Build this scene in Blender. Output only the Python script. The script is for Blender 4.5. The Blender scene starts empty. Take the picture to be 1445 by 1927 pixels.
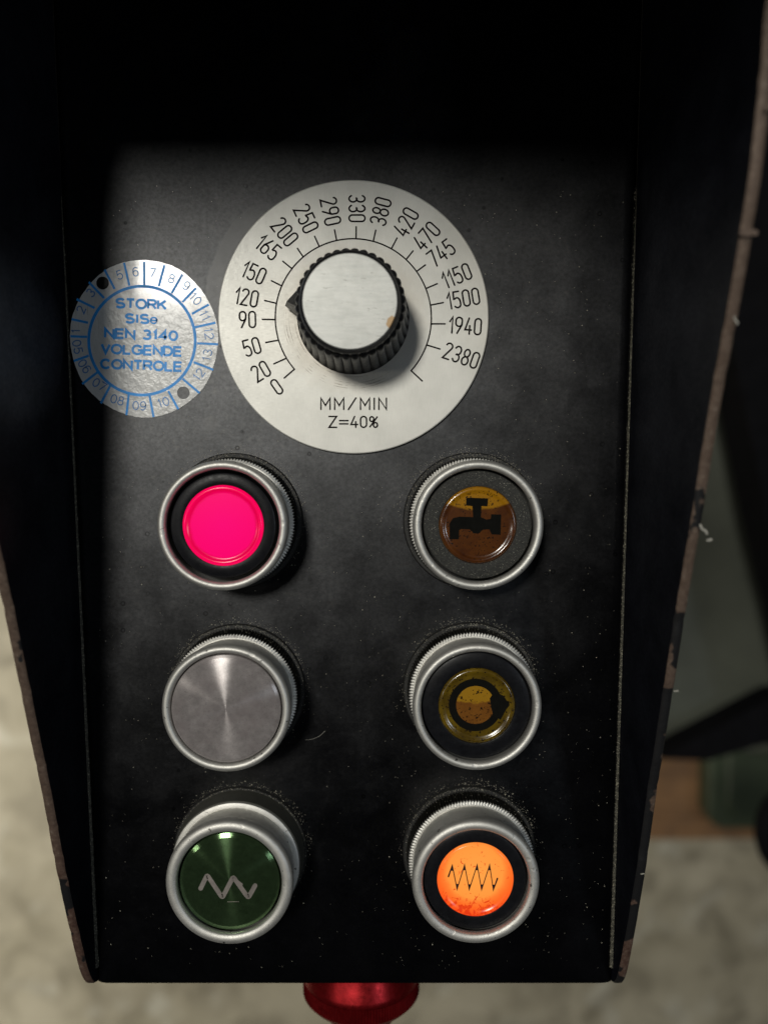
import bpy, bmesh, math, random
from math import sin, cos, pi, radians, sqrt, atan2
from mathutils import Vector, Matrix
random.seed(7)
sc = bpy.context.scene
MM = 0.001

# ------------------------------------------------------------------ camera
F, TILT, DIST = 1560.0, math.atan(93 / 1560.0), 190.0
cam_d = bpy.data.cameras.new('camera'); cam = bpy.data.objects.new('camera', cam_d)
sc.collection.objects.link(cam)
cam.location = (0, 0, DIST * MM); cam.rotation_euler = (-TILT, 0, 0)
cam_d.sensor_fit = 'VERTICAL'; cam_d.sensor_height = 24; cam_d.lens = F / 1927 * 24
cam_d.clip_start = 0.005; cam_d.clip_end = 60
cam_d.dof.use_dof = True; cam_d.dof.focus_distance = 0.183; cam_d.dof.aperture_fstop = 5.6
sc.camera = cam

# ------------------------------------------------------------------ light
w = bpy.data.worlds.new('World'); sc.world = w; w.use_nodes = True
w.node_tree.nodes['Background'].inputs[0].default_value = (0.9, 0.95, 1.0, 1)
w.node_tree.nodes['Background'].inputs[1].default_value = 0.014

def lamp(name, slope, h, size, power, col, sy=None):
    l = bpy.data.lights.new(name, 'AREA'); o = bpy.data.objects.new(name, l)
    sc.collection.objects.link(o)
    l.energy = power; l.color = col
    if sy: l.shape = 'RECTANGLE'; l.size = size; l.size_y = sy
    else: l.shape = 'DISK'; l.size = size
    o.location = (slope[0] * h, slope[1] * h, h)
    o.rotation_euler = (Vector((0, 0, 0)) - Vector(o.location)).to_track_quat('-Z', 'Y').to_euler()
    return o
lamp('ceiling_lamp', (-0.265, 0.30), 3.0, 0.56, 56, (1.0, 0.97, 0.89))
lamp('ceiling_lamp_right', (0.74, 0.02), 2.6, 0.5, 9.5, (0.80, 0.90, 1.0))
lamp('ceiling_lamp_left', (-0.88, 0.02), 2.6, 0.35, 6, (1.0, 0.95, 0.85))

fl_ = lamp('floor_fill_light', (0, 0), 1, 0.25, 13.5, (1.0, 0.95, 0.84))       # added unseen light that brightens the floor on the left from below panel height
fl_.location = (-1.0, -.35, -.06); fl_.rotation_euler = (0, radians(8), 0)

sc.view_settings.view_transform = 'Standard'; sc.view_settings.look = 'None'
sc.view_settings.exposure = 0; sc.view_settings.gamma = 1

# ------------------------------------------------------------------ helpers
_c, _s = cos(TILT), sin(TILT)
def bp(x, y, z=0.0):
    """photo measurement -> real position in mm on the plane at height z"""
    a = (x - 722.5) / F; b = (963.5 - y) / F
    r = (a, -_s + b * _c, -_c - b * _s); t = (z - DIST) / r[2]
    return (r[0] * t, r[1] * t)

def link(o, parent=None):
    sc.collection.objects.link(o)
    if parent is not None: o.parent = parent
    return o
def tag(o, label=None, cat=None, group=None, kind=None):
    for k, v in (('label', label), ('category', cat), ('group', group), ('kind', kind)):
        if v: o[k] = v
    return o
def empty(name, loc=(0, 0, 0)):
    o = bpy.data.objects.new(name, None); o.location = [c * MM for c in loc]; o.empty_display_size = .01
    return link(o)
def mesh(name, verts, faces, mat, parent=None, loc=(0, 0, 0), rotz=0, smooth=None, mm=True):
    me = bpy.data.meshes.new(name)
    k = MM if mm else 1
    me.from_pydata([(v[0] * k, v[1] * k, v[2] * k) for v in verts], [], faces)
    bm = bmesh.new(); bm.from_mesh(me)
    bmesh.ops.recalc_face_normals(bm, faces=bm.faces); bm.to_mesh(me); bm.free()
    me.materials.append(mat)
    if smooth is not None:
        for p in me.polygons: p.use_smooth = True
        me.set_sharp_from_angle(angle=radians(smooth))
    o = bpy.data.objects.new(name, me)
    o.location = [c * k for c in loc]; o.rotation_euler = (0, 0, rotz)
    return link(o, parent)
def lathe(prof, seg=96, mod=None, phase=0.0, closed=False):
    """profile (r,z) list round Z; mod(i,r,z) returns a new radius"""
    V, Fc = [], []; n = len(prof)
    for i in range(seg):
        a = 2 * pi * i / seg + phase
        for j, (r, z) in enumerate(prof):
            rr = mod(i, j, r) if mod else r
            V.append((rr * cos(a), rr * sin(a), z))
    for i in range(seg):
        i2 = (i + 1) % seg
        for j in range(n - 1 + (1 if closed else 0)):
            j2 = (j + 1) % n
            q = [i * n + j, i2 * n + j, i2 * n + j2, i * n + j2]
            if prof[j][0] < 1e-6: q = [i * n, i2 * n + j2, i * n + j2]; 
            if prof[j][0] < 1e-6: q = [0, i2 * n + j2, i * n + j2]
            elif prof[j2][0] < 1e-6: q = [i * n + j, i2 * n + j, j2]
            Fc.append(q)
    return V, Fc
def prism(pts, z0, z1, bevel=0.0):
    n = len(pts); V = [(x, y, z0) for x, y in pts]
    if bevel:
        V += [(x, y, z1 - bevel) for x, y in pts]
        cx = sum(p[0] for p in pts) / n; cy = sum(p[1] for p in pts) / n
        V += [(x + (cx - x) * bevel / max(.01, math.hypot(cx - x, cy - y)), y + (cy - y) * bevel / max(.01, math.hypot(cx - x, cy - y)), z1) for x, y in pts]
        Fc = [list(range(n))[::-1], list(range(2 * n, 3 * n))]
        for k in (0, n):
            Fc += [[k + i, k + (i + 1) % n, k + n + (i + 1) % n, k + n + i] for i in range(n)]
    else:
        V += [(x, y, z1) for x, y in pts]
        Fc = [list(range(n))[::-1], list(range(n, 2 * n))] + [[i, (i + 1) % n, n + (i + 1) % n, n + i] for i in range(n)]
    return V, Fc
def merge(parts):
    V, Fc = [], []
    for v, f in parts:
        b = len(V); V += v; Fc += [[i + b for i in q] for q in f]
    return V, Fc
def ribbon(pts, wd, z, h=0.03, cap=True, closed=False):
    """a stroke of width wd along pts (mm), thickness h"""
    P = [Vector((p[0], p[1])) for p in pts]; n = len(P); L, R = [], []
    for i in range(n):
        if closed: d0 = (P[i] - P[i - 1]).normalized(); d1 = (P[(i + 1) % n] - P[i]).normalized()
        else:
            d0 = (P[i] - P[i - 1]).normalized() if i else (P[1] - P[0]).normalized()
            d1 = (P[i + 1] - P[i]).normalized() if i < n - 1 else d0
        t = d0 + d1
        if t.length < 1e-4: t = d0
        t.normalize(); nn = Vector((-t.y, t.x)); m = Vector((-d0.y, d0.x)); k = max(0.42, nn.dot(m))
        o = nn * (wd / 2 / k); L.append(P[i] + o); R.append(P[i] - o)
    def slab(poly): return prism([(p.x, p.y) for p in poly], z, z + h)
    out = []; rng = range(n if closed else n - 1)
    for i in rng:
        j = (i + 1) % n; out.append(slab([R[i], R[j], L[j], L[i]]))
    if cap and not closed:
        for e, d in ((P[0], (P[0] - P[1])), (P[-1], (P[-1] - P[-2]))):
            a0 = atan2(d.y, d.x)
            out.append(slab([e + Vector((cos(a0 + t), sin(a0 + t))) * wd / 2 for t in [-pi / 2 + pi * k / 6 for k in range(7)]]))
    return merge(out)

# ------------------------------------------------------------------ materials
def nt(name):
    m = bpy.data.materials.new(name); m.use_nodes = True; t = m.node_tree
    return m, t, t.nodes['Principled BSDF']
def N(t, kind, **kw):
    n = t.nodes.new(kind)
    for k, v in kw.items():
        if k in n.inputs: n.inputs[k].default_value = v
        else: setattr(n, k, v)
    return n
def coords(t, scale=1000.0, sc3=None):
    tc = N(t, 'ShaderNodeTexCoord'); mp = N(t, 'ShaderNodeMapping')
    mp.inputs['Scale'].default_value = sc3 or (scale,) * 3
    t.links.new(tc.outputs['Object'], mp.inputs['Vector']); return mp.outputs[0]
def shifted(t, v):
    oi = N(t, 'ShaderNodeObjectInfo'); m = N(t, 'ShaderNodeVectorMath', operation='SCALE'); m.inputs['Scale'].default_value = 1700
    t.links.new(oi.outputs['Location'], m.inputs[0]); a = N(t, 'ShaderNodeVectorMath', operation='ADD')
    t.links.new(m.outputs[0], a.inputs[0]); t.links.new(v, a.inputs[1]); return a.outputs[0]
def noise(t, vec, s, detail=4, rough=.55, dist=0):
    n = N(t, 'ShaderNodeTexNoise'); n.inputs['Scale'].default_value = s; n.inputs['Detail'].default_value = detail
    n.inputs['Roughness'].default_value = rough; n.inputs['Distortion'].default_value = dist
    t.links.new(vec, n.inputs['Vector']); return n.outputs['Fac']
def ramp(t, fac, stops):
    r = N(t, 'ShaderNodeValToRGB'); e = r.color_ramp.elements
    while len(e) < len(stops): e.new(0.5)
    for el, (p, c) in zip(e, stops): el.position = p; el.color = tuple(c) + (1,) if hasattr(c, '__len__') else (c, c, c, 1)
    t.links.new(fac, r.inputs[0]); return r.outputs[0]
def mix(t, fac, a, b, mode='MIX'):
    n = N(t, 'ShaderNodeMix', data_type='RGBA', blend_type=mode)
    for sock, v in ((n.inputs[0], fac), (n.inputs[6], a), (n.inputs[7], b)):
        if isinstance(v, bpy.types.NodeSocket): t.links.new(v, sock)
        elif hasattr(v, '__len__'): sock.default_value = tuple(v) + (1,)
        else: sock.default_value = v
    return n.outputs[2]
def math_(t, op, a, b=None, c=None, clamp=False):
    n = N(t, 'ShaderNodeMath', operation=op); n.use_clamp = clamp
    for i, v in enumerate((a, b, c)):
        if v is None: continue
        if isinstance(v, bpy.types.NodeSocket): t.links.new(v, n.inputs[i])
        else: n.inputs[i].default_value = v
    return n.outputs[0]
def bump(t, b, h, strength=.2, dist=.0001):
    n = N(t, 'ShaderNodeBump'); n.inputs['Strength'].default_value = strength; n.inputs['Distance'].default_value = dist
    t.links.new(h, n.inputs['Height']); t.links.new(n.outputs[0], b.inputs['Normal'])
def dist_from(t, vec, cx, cy):
    s = N(t, 'ShaderNodeVectorMath', operation='SUBTRACT'); s.inputs[1].default_value = (cx, cy, 0)
    t.links.new(vec, s.inputs[0])
    m = N(t, 'ShaderNodeVectorMath', operation='MULTIPLY'); m.inputs[1].default_value = (1, 1, 0)
    t.links.new(s.outputs[0], m.inputs[0])
    l = N(t, 'ShaderNodeVectorMath', operation='LENGTH'); t.links.new(m.outputs[0], l.inputs[0]); return l.outputs['Value']

def simple(name, col, rough=.5, metal=0.0, var=.15, scale=.6, bmp=.1, coat=0, wear=None):
    m, t, b = nt(name); v = shifted(t, coords(t))
    n = noise(t, v, scale, 5)
    lo = [c * (1 - var) for c in col]; hi = [min(1, c * (1 + var)) for c in col]
    c = ramp(t, n, [(.3, lo), (.7, hi)])
    if wear:
        m2 = ramp(t, noise(t, v, wear[1], 3, .6), [(wear[2], 0), (wear[2] + .03, 1)])
        c = mix(t, m2, c, wear[0])
    t.links.new(c, b.inputs['Base Color'])
    r = ramp(t, noise(t, v, scale * 2.3, 4), [(.3, max(.02, rough - .07)), (.7, min(1, rough + .07))])
    t.links.new(r, b.inputs['Roughness'])
    b.inputs['Metallic'].default_value = metal
    b.inputs['Coat Weight'].default_value = coat; b.inputs['Coat Roughness'].default_value = .08
    if bmp: bump(t, b, noise(t, v, scale * 6, 3), bmp)
    return m

# painted black steel: mottled, smudged satin lacquer
def panel_paint(name, face=False):
    m, t, b = nt(name); v = coords(t)
    n1 = noise(t, v, .09, 8, .62, .4); n2 = noise(t, v, 1.4, 5, .7)
    c = ramp(t, n1, [(.3, (.0008, .0008, .0011)), (.7, (.0018, .0018, .0023))])
    c = mix(t, ramp(t, n2, [(.58, 0), (.75, .5)]), c, (.006, .006, .0068))
    r0 = ramp(t, n1, [(.3, .39), (.7, .425)])
    r1 = mix(t, ramp(t, noise(t, v, .35, 6, .7), [(.5, 0), (.7, .4)]), r0, (.46,) * 3)
    if face:
        # dried fluid spots, darker rings
        vo = N(t, 'ShaderNodeTexVoronoi'); vo.inputs['Scale'].default_value = .23; t.links.new(v, vo.inputs['Vector'])
        ring = ramp(t, vo.outputs['Distance'], [(.06, 0), (.10, 1), (.15, 0)])
        gate = ramp(t, noise(t, v, .07, 3), [(.5, 0), (.62, .8)])
        c = mix(t, math_(t, 'MULTIPLY', ring, gate), c, (.0003, .0003, .0004))
        # glue residue crescent left over beside the dial and a small blot below
        d = dist_from(t, v, -10.2, 35.2)
        d = math_(t, 'ADD', d, math_(t, 'MULTIPLY', noise(t, v, .22, 6, .6), 2.6))
        cres = ramp(t, math_(t, 'DIVIDE', d, 50.0), [(.626, 1), (.634, 0)])
        sep = N(t, 'ShaderNodeSeparateXYZ'); t.links.new(v, sep.inputs[0])
        k = math_(t, 'ADD', math_(t, 'MULTIPLY', sep.outputs[0], -1.0), math_(t, 'MULTIPLY', sep.outputs[1], .5))
        side = ramp(t, math_(t, 'DIVIDE', k, 100.0), [(.44, 0), (.47, 1)])
        lim = ramp(t, math_(t, 'DIVIDE', math_(t, 'ADD', sep.outputs[1], 0), 100.0), [(.34, 0), (.38, 1), (.54, 1), (.585, 0)])
        blot = ramp(t, math_(t, 'DIVIDE', math_(t, 'ADD', dist_from(t, v, -39.6, 9.0), math_(t, 'MULTIPLY', noise(t, v, .5, 4), 1.6)), 10.0), [(.20, 1), (.32, 0)])
        st = math_(t, 'MAXIMUM', math_(t, 'MULTIPLY', math_(t, 'MULTIPLY', cres, side), lim), math_(t, 'MULTIPLY', blot, .55), clamp=True)
        c = mix(t, math_(t, 'MULTIPLY', st, .75), c, (.055, .055, .053))
        # fine arc scratches
        wv = N(t, 'ShaderNodeTexWave', wave_type='RINGS', rings_direction='SPHERICAL'); wv.inputs['Scale'].default_value = .9
        wv.inputs['Distortion'].default_value = 6; wv.inputs['Detail'].default_value = 2; wv.inputs['Detail Scale'].default_value = .1
        t.links.new(v, wv.inputs['Vector'])
        sx = math_(t, 'MULTIPLY', ramp(t, wv.outputs['Fac'], [(.975, 0), (1.0, 1)]), ramp(t, noise(t, v, .05, 3), [(.52, 0), (.62, .35)]))
        c = mix(t, sx, c, (.02, .02, .021))
    # old satin lacquer: weak diffuse body plus a wide soft gloss lobe
    df = N(t, 'ShaderNodeBsdfDiffuse'); gl = N(t, 'ShaderNodeBsdfAnisotropic', distribution='BECKMANN')
    t.links.new(c, df.inputs['Color']); t.links.new(r1, gl.inputs['Roughness'])
    g = ramp(t, n1, [(.3, (.036, .037, .0385)), (.7, (.060, .061, .0635))])
    g = mix(t, ramp(t, noise(t, v, 1.1, 6, .75), [(.35, .5), (.65, 0)]), g, (.012, .012, .012))
    g = mix(t, ramp(t, noise(t, v, .45, 5, .7), [(.56, 0), (.72, .5)]), g, (.062, .062, .060))
    if face: g = mix(t, math_(t, 'MULTIPLY', ring, gate), g, (.006,) * 3)
    if face: g = mix(t, math_(t, 'MULTIPLY', st, .5), g, (.042,) * 3)
    t.links.new(g, gl.inputs['Color'])
    ad = N(t, 'ShaderNodeAddShader'); t.links.new(df.outputs[0], ad.inputs[0]); t.links.new(gl.outputs[0], ad.inputs[1])
    bn = N(t, 'ShaderNodeBump'); bn.inputs['Strength'].default_value = .12; bn.inputs['Distance'].default_value = .0001
    t.links.new(noise(t, v, 2.6, 4, .6), bn.inputs['Height'])
    t.links.new(bn.outputs[0], df.inputs['Normal']); t.links.new(bn.outputs[0], gl.inputs['Normal'])
    t.links.new(ad.outputs[0], t.nodes['Material Output'].inputs['Surface']); t.nodes.remove(b)
    return m
M = {}
M['face'] = panel_paint('black_panel_paint', True)
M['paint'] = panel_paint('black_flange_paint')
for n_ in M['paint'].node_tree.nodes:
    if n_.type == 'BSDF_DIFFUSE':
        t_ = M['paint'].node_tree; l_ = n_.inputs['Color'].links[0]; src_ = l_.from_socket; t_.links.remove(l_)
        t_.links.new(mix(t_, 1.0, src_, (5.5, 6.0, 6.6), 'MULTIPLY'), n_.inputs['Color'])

def edge_mat():
    m, t, b = nt('worn_steel_edge'); v = coords(t)
    n = noise(t, v, .11, 5, .6); n2 = noise(t, v, .9, 6, .7)
    br = ramp(t, n2, [(.3, (.045, .028, .020)), (.5, (.12, .080, .058)), (.62, (.17, .125, .095)), (.72, (.34, .30, .25))])
    sep = N(t, 'ShaderNodeSeparateXYZ'); t.links.new(v, sep.inputs[0])
    low = ramp(t, math_(t, 'DIVIDE', math_(t, 'ADD', sep.outputs[1], 120.0), 200.0), [(.12, (.045, .008, .007)), (.22, (.07, .045, .035)), (.9, (.15, .11, .08))])
    br = mix(t, .4, br, low)
    n = noise(t, v, .055, 4, .6)
    lft = math_(t, 'MULTIPLY', sep.outputs[0], -.0009)
    k = ramp(t, math_(t, 'ADD', math_(t, 'ADD', n, lft), math_(t, 'MULTIPLY', math_(t, 'ADD', sep.outputs[1], 30.0), .0016)), [(.425, 0), (.44, 1)])
    c = mix(t, k, (.007, .007, .008), br)
    t.links.new(c, b.inputs['Base Color']); b.inputs['Roughness'].default_value = .6; b.inputs['Metallic'].default_value = .15
    bump(t, b, n2, .5, .0003); return m
M['edge'] = edge_mat()

def satin_alu(name, col=(.72, .71, .67), rough=.55, metal=.86):
    m, t, b = nt(name); v = shifted(t, coords(t))
    n = noise(t, v, .5, 6, .65); f = noise(t, v, 5, 4, .6)
    c = ramp(t, n, [(.3, [k * .82 for k in col]), (.7, col)])
    spot = ramp(t, noise(t, v, .8, 4, .6), [(.66, 0), (.70, .9)])
    c = mix(t, spot, c, (.06, .055, .045))
    sep = N(t, 'ShaderNodeSeparateXYZ'); t.links.new(v, sep.inputs[0])
    t.links.new(c, b.inputs['Base Color']); b.inputs['Metallic'].default_value = metal
    t.links.new(ramp(t, f, [(.3, rough - .08), (.7, rough + .08)]), b.inputs['Roughness'])
    h = math_(t, 'ADD', math_(t, 'MULTIPLY', f, .4), ramp(t, noise(t, v, .42, 2, .4), [(.66, 1), (.74, 0)]))
    bump(t, b, h, .35, .00015); return m
M['bezel'] = satin_alu('satin_aluminium')
M['bezel_dull'] = satin_alu('dull_aluminium', (.17, .17, .145), .55)

def dial_mat():
    m, t, b = nt('engraved_silver_plate'); v = coords(t)
    vs = coords(t, sc3=(9000, 350, 1000)); vh = coords(t, sc3=(900, 6000, 1000))
    g = noise(t, vs, 1, 4, .7); g2 = noise(t, vh, 1, 3, .6); n = noise(t, v, .12, 6, .6)
    c = ramp(t, n, [(.3, (.60, .595, .55)), (.7, (.72, .71, .66))])
    c = mix(t, ramp(t, g, [(.35, .16), (.65, 0)]), c, (.38, .375, .35))
    dirt = ramp(t, noise(t, v, 1.9, 4, .6), [(.72, 0), (.76, .6)])
    c = mix(t, dirt, c, (.22, .19, .14))
    # rubbed, dirty zone around the knob and circular scuffs below it
    d = dist_from(t, v, 0, 0)
    zone = ramp(t, math_(t, 'DIVIDE', math_(t, 'ADD', d, math_(t, 'MULTIPLY', noise(t, v, .3, 5), 5)), 30.0), [(.46, .5), (.68, 0)])
    c = mix(t, zone, c, (.40, .34, .26))
    ang = noise(t, coords(t, sc3=(90, 90, 0)), 1, 3)
    rg = N(t, 'ShaderNodeTexNoise', noise_dimensions='1D'); rg.inputs['Scale'].default_value = 3.4; rg.inputs['Detail'].default_value = 2
    t.links.new(d, rg.inputs['W'])
    sep = N(t, 'ShaderNodeSeparateXYZ'); t.links.new(v, sep.inputs[0])
    sw = ramp(t, math_(t, 'DIVIDE', math_(t, 'ADD', math_(t, 'MULTIPLY', sep.outputs[0], -.55), math_(t, 'MULTIPLY', sep.outputs[1], -1.0)), 20.0), [(.30, 0), (.55, 1)])
    band = ramp(t, math_(t, 'DIVIDE', d, 30.0), [(.40, 1), (.50, 1), (.56, 0)])
    arc = math_(t, 'MULTIPLY', math_(t, 'MULTIPLY', ramp(t, rg.outputs['Fac'], [(.54, 0), (.62, .9)]), band), math_(t, 'MULTIPLY', sw, ramp(t, noise(t, v, .35, 3), [(.42, 0), (.6, 1)])))
    c = mix(t, arc, c, (.16, .13, .10))
    t.links.new(c, b.inputs['Base Color']); b.inputs['Metallic'].default_value = .30
    t.links.new(ramp(t, g2, [(.3, .40), (.7, .52)]), b.inputs['Roughness'])
    bump(t, b, math_(t, 'ADD', g, math_(t, 'MULTIPLY', g2, .5)), .12, .00008); return m
M['dial'] = dial_mat()
M['ink'] = simple('black_engraving_ink', (.012, .009, .009), .9, bmp=0); M['ink'].node_tree.nodes['Principled BSDF'].inputs['Specular IOR Level'].default_value = .1
def cap_mat():
    m, t, b = nt('knob_cap_aluminium'); v = coords(t)
    vh = coords(t, sc3=(260, 1500, 1000)); g = noise(t, vh, 1, 5, .65)
    c = ramp(t, g, [(.3, (.46, .47, .45)), (.6, (.53, .535, .51))])
    c = mix(t, ramp(t, noise(t, vh, 1.3, 3, .6, .6), [(.66, 0), (.70, .7)]), c, (.2, .19, .17))
    c = mix(t, ramp(t, noise(t, v, .22, 5, .6), [(.45, 0), (.65, .35)]), c, (.36, .365, .34))
    st = ramp(t, math_(t, 'DIVIDE', math_(t, 'ADD', dist_from(t, v, 8.7, -4.2), noise(t, v, 1.2, 3)), 5.0), [(.34, 1), (.38, 0)])
    c = mix(t, math_(t, 'MULTIPLY', st, .85), c, (.36, .21, .07))
    d = dist_from(t, v, 0, 0)
    ed = math_(t, 'ADD', math_(t, 'DIVIDE', d, 10.0), math_(t, 'MULTIPLY', noise(t, v, .9, 4, .7), .22))
    c = mix(t, ramp(t, ed, [(1.075, 0), (1.10, 1)]), c, (.03, .022, .015))
    t.links.new(c, b.inputs['Base Color']); b.inputs['Metallic'].default_value = .3; b.inputs['Roughness'].default_value = .45
    bump(t, b, g, .12, .0001); return m
M['cap'] = cap_mat()
M['knob'] = simple('black_knob_plastic', (.011, .011, .012), .36, var=.3, bmp=.15, wear=((.07, .065, .055), .8, .70))
M['collar'] = simple('black_knurled_collar', (.012, .0115, .009), .42, metal=.4, var=.4, scale=1.5, bmp=.3, wear=((.10, .09, .055), 2.2, .66))
M['gasket'] = simple('black_rubber_gasket', (.012, .012, .011), .6, var=.3, scale=1.5, bmp=.4, wear=((.08, .075, .06), 3, .68))
M['surround'] = simple('black_plastic_surround', (.0075, .0078, .0095), .36, var=.25, bmp=.15, wear=((.07, .066, .055), 2.0, .74)); M['surround'].node_tree.nodes['Principled BSDF'].inputs['Specular IOR Level'].default_value = .13
M['surround_dusty'] = simple('dust_coated_surround', (.022, .022, .019), .7, var=.6, scale=2.2, bmp=.8, wear=((.13, .125, .10), 2.8, .62))
M['dust'] = simple('pale_metal_dust', (.50, .47, .38), .35, metal=.3, var=.4, scale=3, bmp=0)
M['dust_dim'] = simple('grey_dust', (.30, .29, .25), .5, var=.4, scale=3, bmp=0)
M['weld'] = simple('dusty_seam', (.05, .048, .036), .6, var=.6, scale=2, bmp=.8, wear=((.30, .28, .21), 3.0, .58))

def radial(name, col, rough, aniso, rot=0.0, mott=None, metal=1.0):
    m, t, b = nt(name); v = coords(t)
    n = noise(t, v, .55, 6, .7); n3 = noise(t, v, 3.2, 3, .6)
    c = ramp(t, n, [(.3, [k * .72 for k in col]), (.7, [min(1, k * 1.15) for k in col])])
    c = mix(t, ramp(t, n3, [(.56, 0), (.66, .35)]), c, [k * .35 for k in col])
    if mott: c = mix(t, ramp(t, noise(t, v, .16, 4, .6), [(.45, 0), (.7, .6)]), c, mott)
    t.links.new(c, b.inputs['Base Color']); b.inputs['Metallic'].default_value = metal; b.inputs['Roughness'].default_value = rough
    b.inputs['Anisotropic'].default_value = aniso; b.inputs['Anisotropic Rotation'].default_value = rot
    tg = N(t, 'ShaderNodeTangent', direction_type='RADIAL', axis='Z'); t.links.new(tg.outputs[0], b.inputs['Tangent'])
    # turning grooves
    rg = N(t, 'ShaderNodeTexNoise', noise_dimensions='1D'); rg.inputs['Scale'].default_value = 9; rg.inputs['Detail'].default_value = 3
    t.links.new(dist_from(t, v, 0, 0), rg.inputs['W']); bump(t, b, rg.outputs['Fac'], .10, .00003)
    return m
M['turned'] = radial('turned_aluminium', (.30, .275, .27), .27, .95, .25, (.24, .205, .205), .27)
M['green'] = radial('green_anodised', (.095, .165, .075), .17, .95, .25, None, .85)
M['engrave'] = simple('milled_bare_metal', (.27, .24, .22), .5, metal=.4, var=.2, bmp=.3)

def glow(name, stops, blot=None, strength=1.0, down=0.0):
    """lit translucent cap: colour runs from centre to rim; radius in mm/10"""
    m, t, b = nt(name); v = coords(t)
    d = math_(t, 'DIVIDE', dist_from(t, v, 0, down), 10.0)
    d = math_(t, 'ADD', d, math_(t, 'MULTIPLY', math_(t, 'SUBTRACT', noise(t, v, .35, 4, .6), .5), .10))
    c = ramp(t, d, stops)
    if blot:
        sep = N(t, 'ShaderNodeSeparateXYZ'); t.links.new(v, sep.inputs[0])
        y = math_(t, 'DIVIDE', math_(t, 'ADD', math_(t, 'MULTIPLY', sep.outputs[1], -1.0), math_(t, 'MULTIPLY', sep.outputs[0], -.08)), 8.0)
        g = ramp(t, y, [(.35, 0), (.75, 1)])
        r = ramp(t, math_(t, 'ADD', noise(t, v, .85, 5, .7, .8), math_(t, 'MULTIPLY', g, .13)), [(.62, 0), (.66, 1)])
        c = mix(t, math_(t, 'MULTIPLY', r, .8), c, blot)
    t.links.new(c, b.inputs['Emission Color']); b.inputs['Emission Strength'].default_value = strength
    b.inputs['Base Color'].default_value = (.25, .02, .02, 1); b.inputs['Roughness'].default_value = .2
    b.inputs['Base Color'].default_value = (.03, .0, .0, 1); b.inputs['Specular IOR Level'].default_value = .3
    return m
M['pink'] = glow('lit_pink_lens', [(0, (.95, 0, .17)), (.66, (.95, 0, .15)), (.74, (.74, 0, .06)), (.82, (.95, 0, .10)), (.95, (.72, 0, .045))])
M['orange'] = glow('lit_orange_lens', [(0, (1, .37, .065)), (.60, (1, .32, .05)), (.70, (1, .21, .03)), (.80, (1, .15, .018)), (.95, (.95, .085, .01))], blot=(.72, .03, .005), down=1.8)

def amber(name, hi, lo, split, rim, specks):  # lower half painted brown for the shade inside the lens; specks are grime
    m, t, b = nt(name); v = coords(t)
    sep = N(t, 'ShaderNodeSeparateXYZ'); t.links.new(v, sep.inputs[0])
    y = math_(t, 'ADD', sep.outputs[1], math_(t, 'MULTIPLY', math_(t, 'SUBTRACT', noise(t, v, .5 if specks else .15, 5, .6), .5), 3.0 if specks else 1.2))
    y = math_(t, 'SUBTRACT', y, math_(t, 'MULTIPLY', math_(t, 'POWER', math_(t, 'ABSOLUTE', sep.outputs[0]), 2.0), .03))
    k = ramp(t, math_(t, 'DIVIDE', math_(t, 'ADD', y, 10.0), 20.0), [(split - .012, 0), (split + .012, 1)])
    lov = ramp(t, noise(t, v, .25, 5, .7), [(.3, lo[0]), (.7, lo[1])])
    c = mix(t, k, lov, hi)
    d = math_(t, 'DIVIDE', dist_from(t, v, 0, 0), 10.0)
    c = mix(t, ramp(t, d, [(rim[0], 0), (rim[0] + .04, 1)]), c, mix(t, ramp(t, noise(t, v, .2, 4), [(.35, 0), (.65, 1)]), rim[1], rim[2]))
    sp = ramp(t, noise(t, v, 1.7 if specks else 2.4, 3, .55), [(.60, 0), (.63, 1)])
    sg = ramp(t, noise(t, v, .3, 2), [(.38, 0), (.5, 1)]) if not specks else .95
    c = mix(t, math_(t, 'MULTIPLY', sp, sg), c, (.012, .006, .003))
    t.links.new(c, b.inputs['Base Color']); b.inputs['Roughness'].default_value = .22
    b.inputs['Coat Weight'].default_value = .45; b.inputs['Coat Roughness'].default_value = .10
    bump(t, b, noise(t, v, 2.2, 3), .08, .0001)
    return m
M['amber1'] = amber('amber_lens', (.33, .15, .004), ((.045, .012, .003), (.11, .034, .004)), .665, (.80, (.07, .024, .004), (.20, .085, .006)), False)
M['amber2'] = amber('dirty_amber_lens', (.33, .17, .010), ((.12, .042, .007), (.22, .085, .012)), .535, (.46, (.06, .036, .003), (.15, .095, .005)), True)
M['symbol'] = simple('black_symbol', (.005, .005, .004), .9, bmp=0); M['symbol'].node_tree.nodes['Principled BSDF'].inputs['Specular IOR Level'].default_value = .1
M['symbol_hot'] = simple('dark_red_symbol', (.02, .002, .001), .6, bmp=0)

def vinyl():
    m, t, b = nt('white_vinyl'); v = coords(t)
    n = noise(t, v, .12, 5, .6)
    c = ramp(t, n, [(.3, (.54, .54, .53)), (.7, (.66, .66, .64))])
    vs = coords(t, sc3=(2200, 90, 1000))
    c = mix(t, math_(t, 'MULTIPLY', ramp(t, noise(t, vs, 1, 4, .6), [(.60, 0), (.68, .45)]), ramp(t, noise(t, v, .07, 2), [(.42, 0), (.6, 1)])), c, (.30, .27, .20))
    c = mix(t, ramp(t, noise(t, v, 2.5, 3, .5), [(.74, 0), (.76, 1)]), c, (.05, .045, .04))
    t.links.new(c, b.inputs['Base Color']); b.inputs['Roughness'].default_value = .28
    b.inputs['Coat Weight'].default_value = .5; b.inputs['Coat Roughness'].default_value = .1
    h = math_(t, 'ADD', noise(t, v, .55, 4, .55, .5), math_(t, 'MULTIPLY', noise(t, v, 1.8, 3), .25))
    bump(t, b, h, .40, .00045); return m
M['vinyl'] = vinyl()
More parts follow.
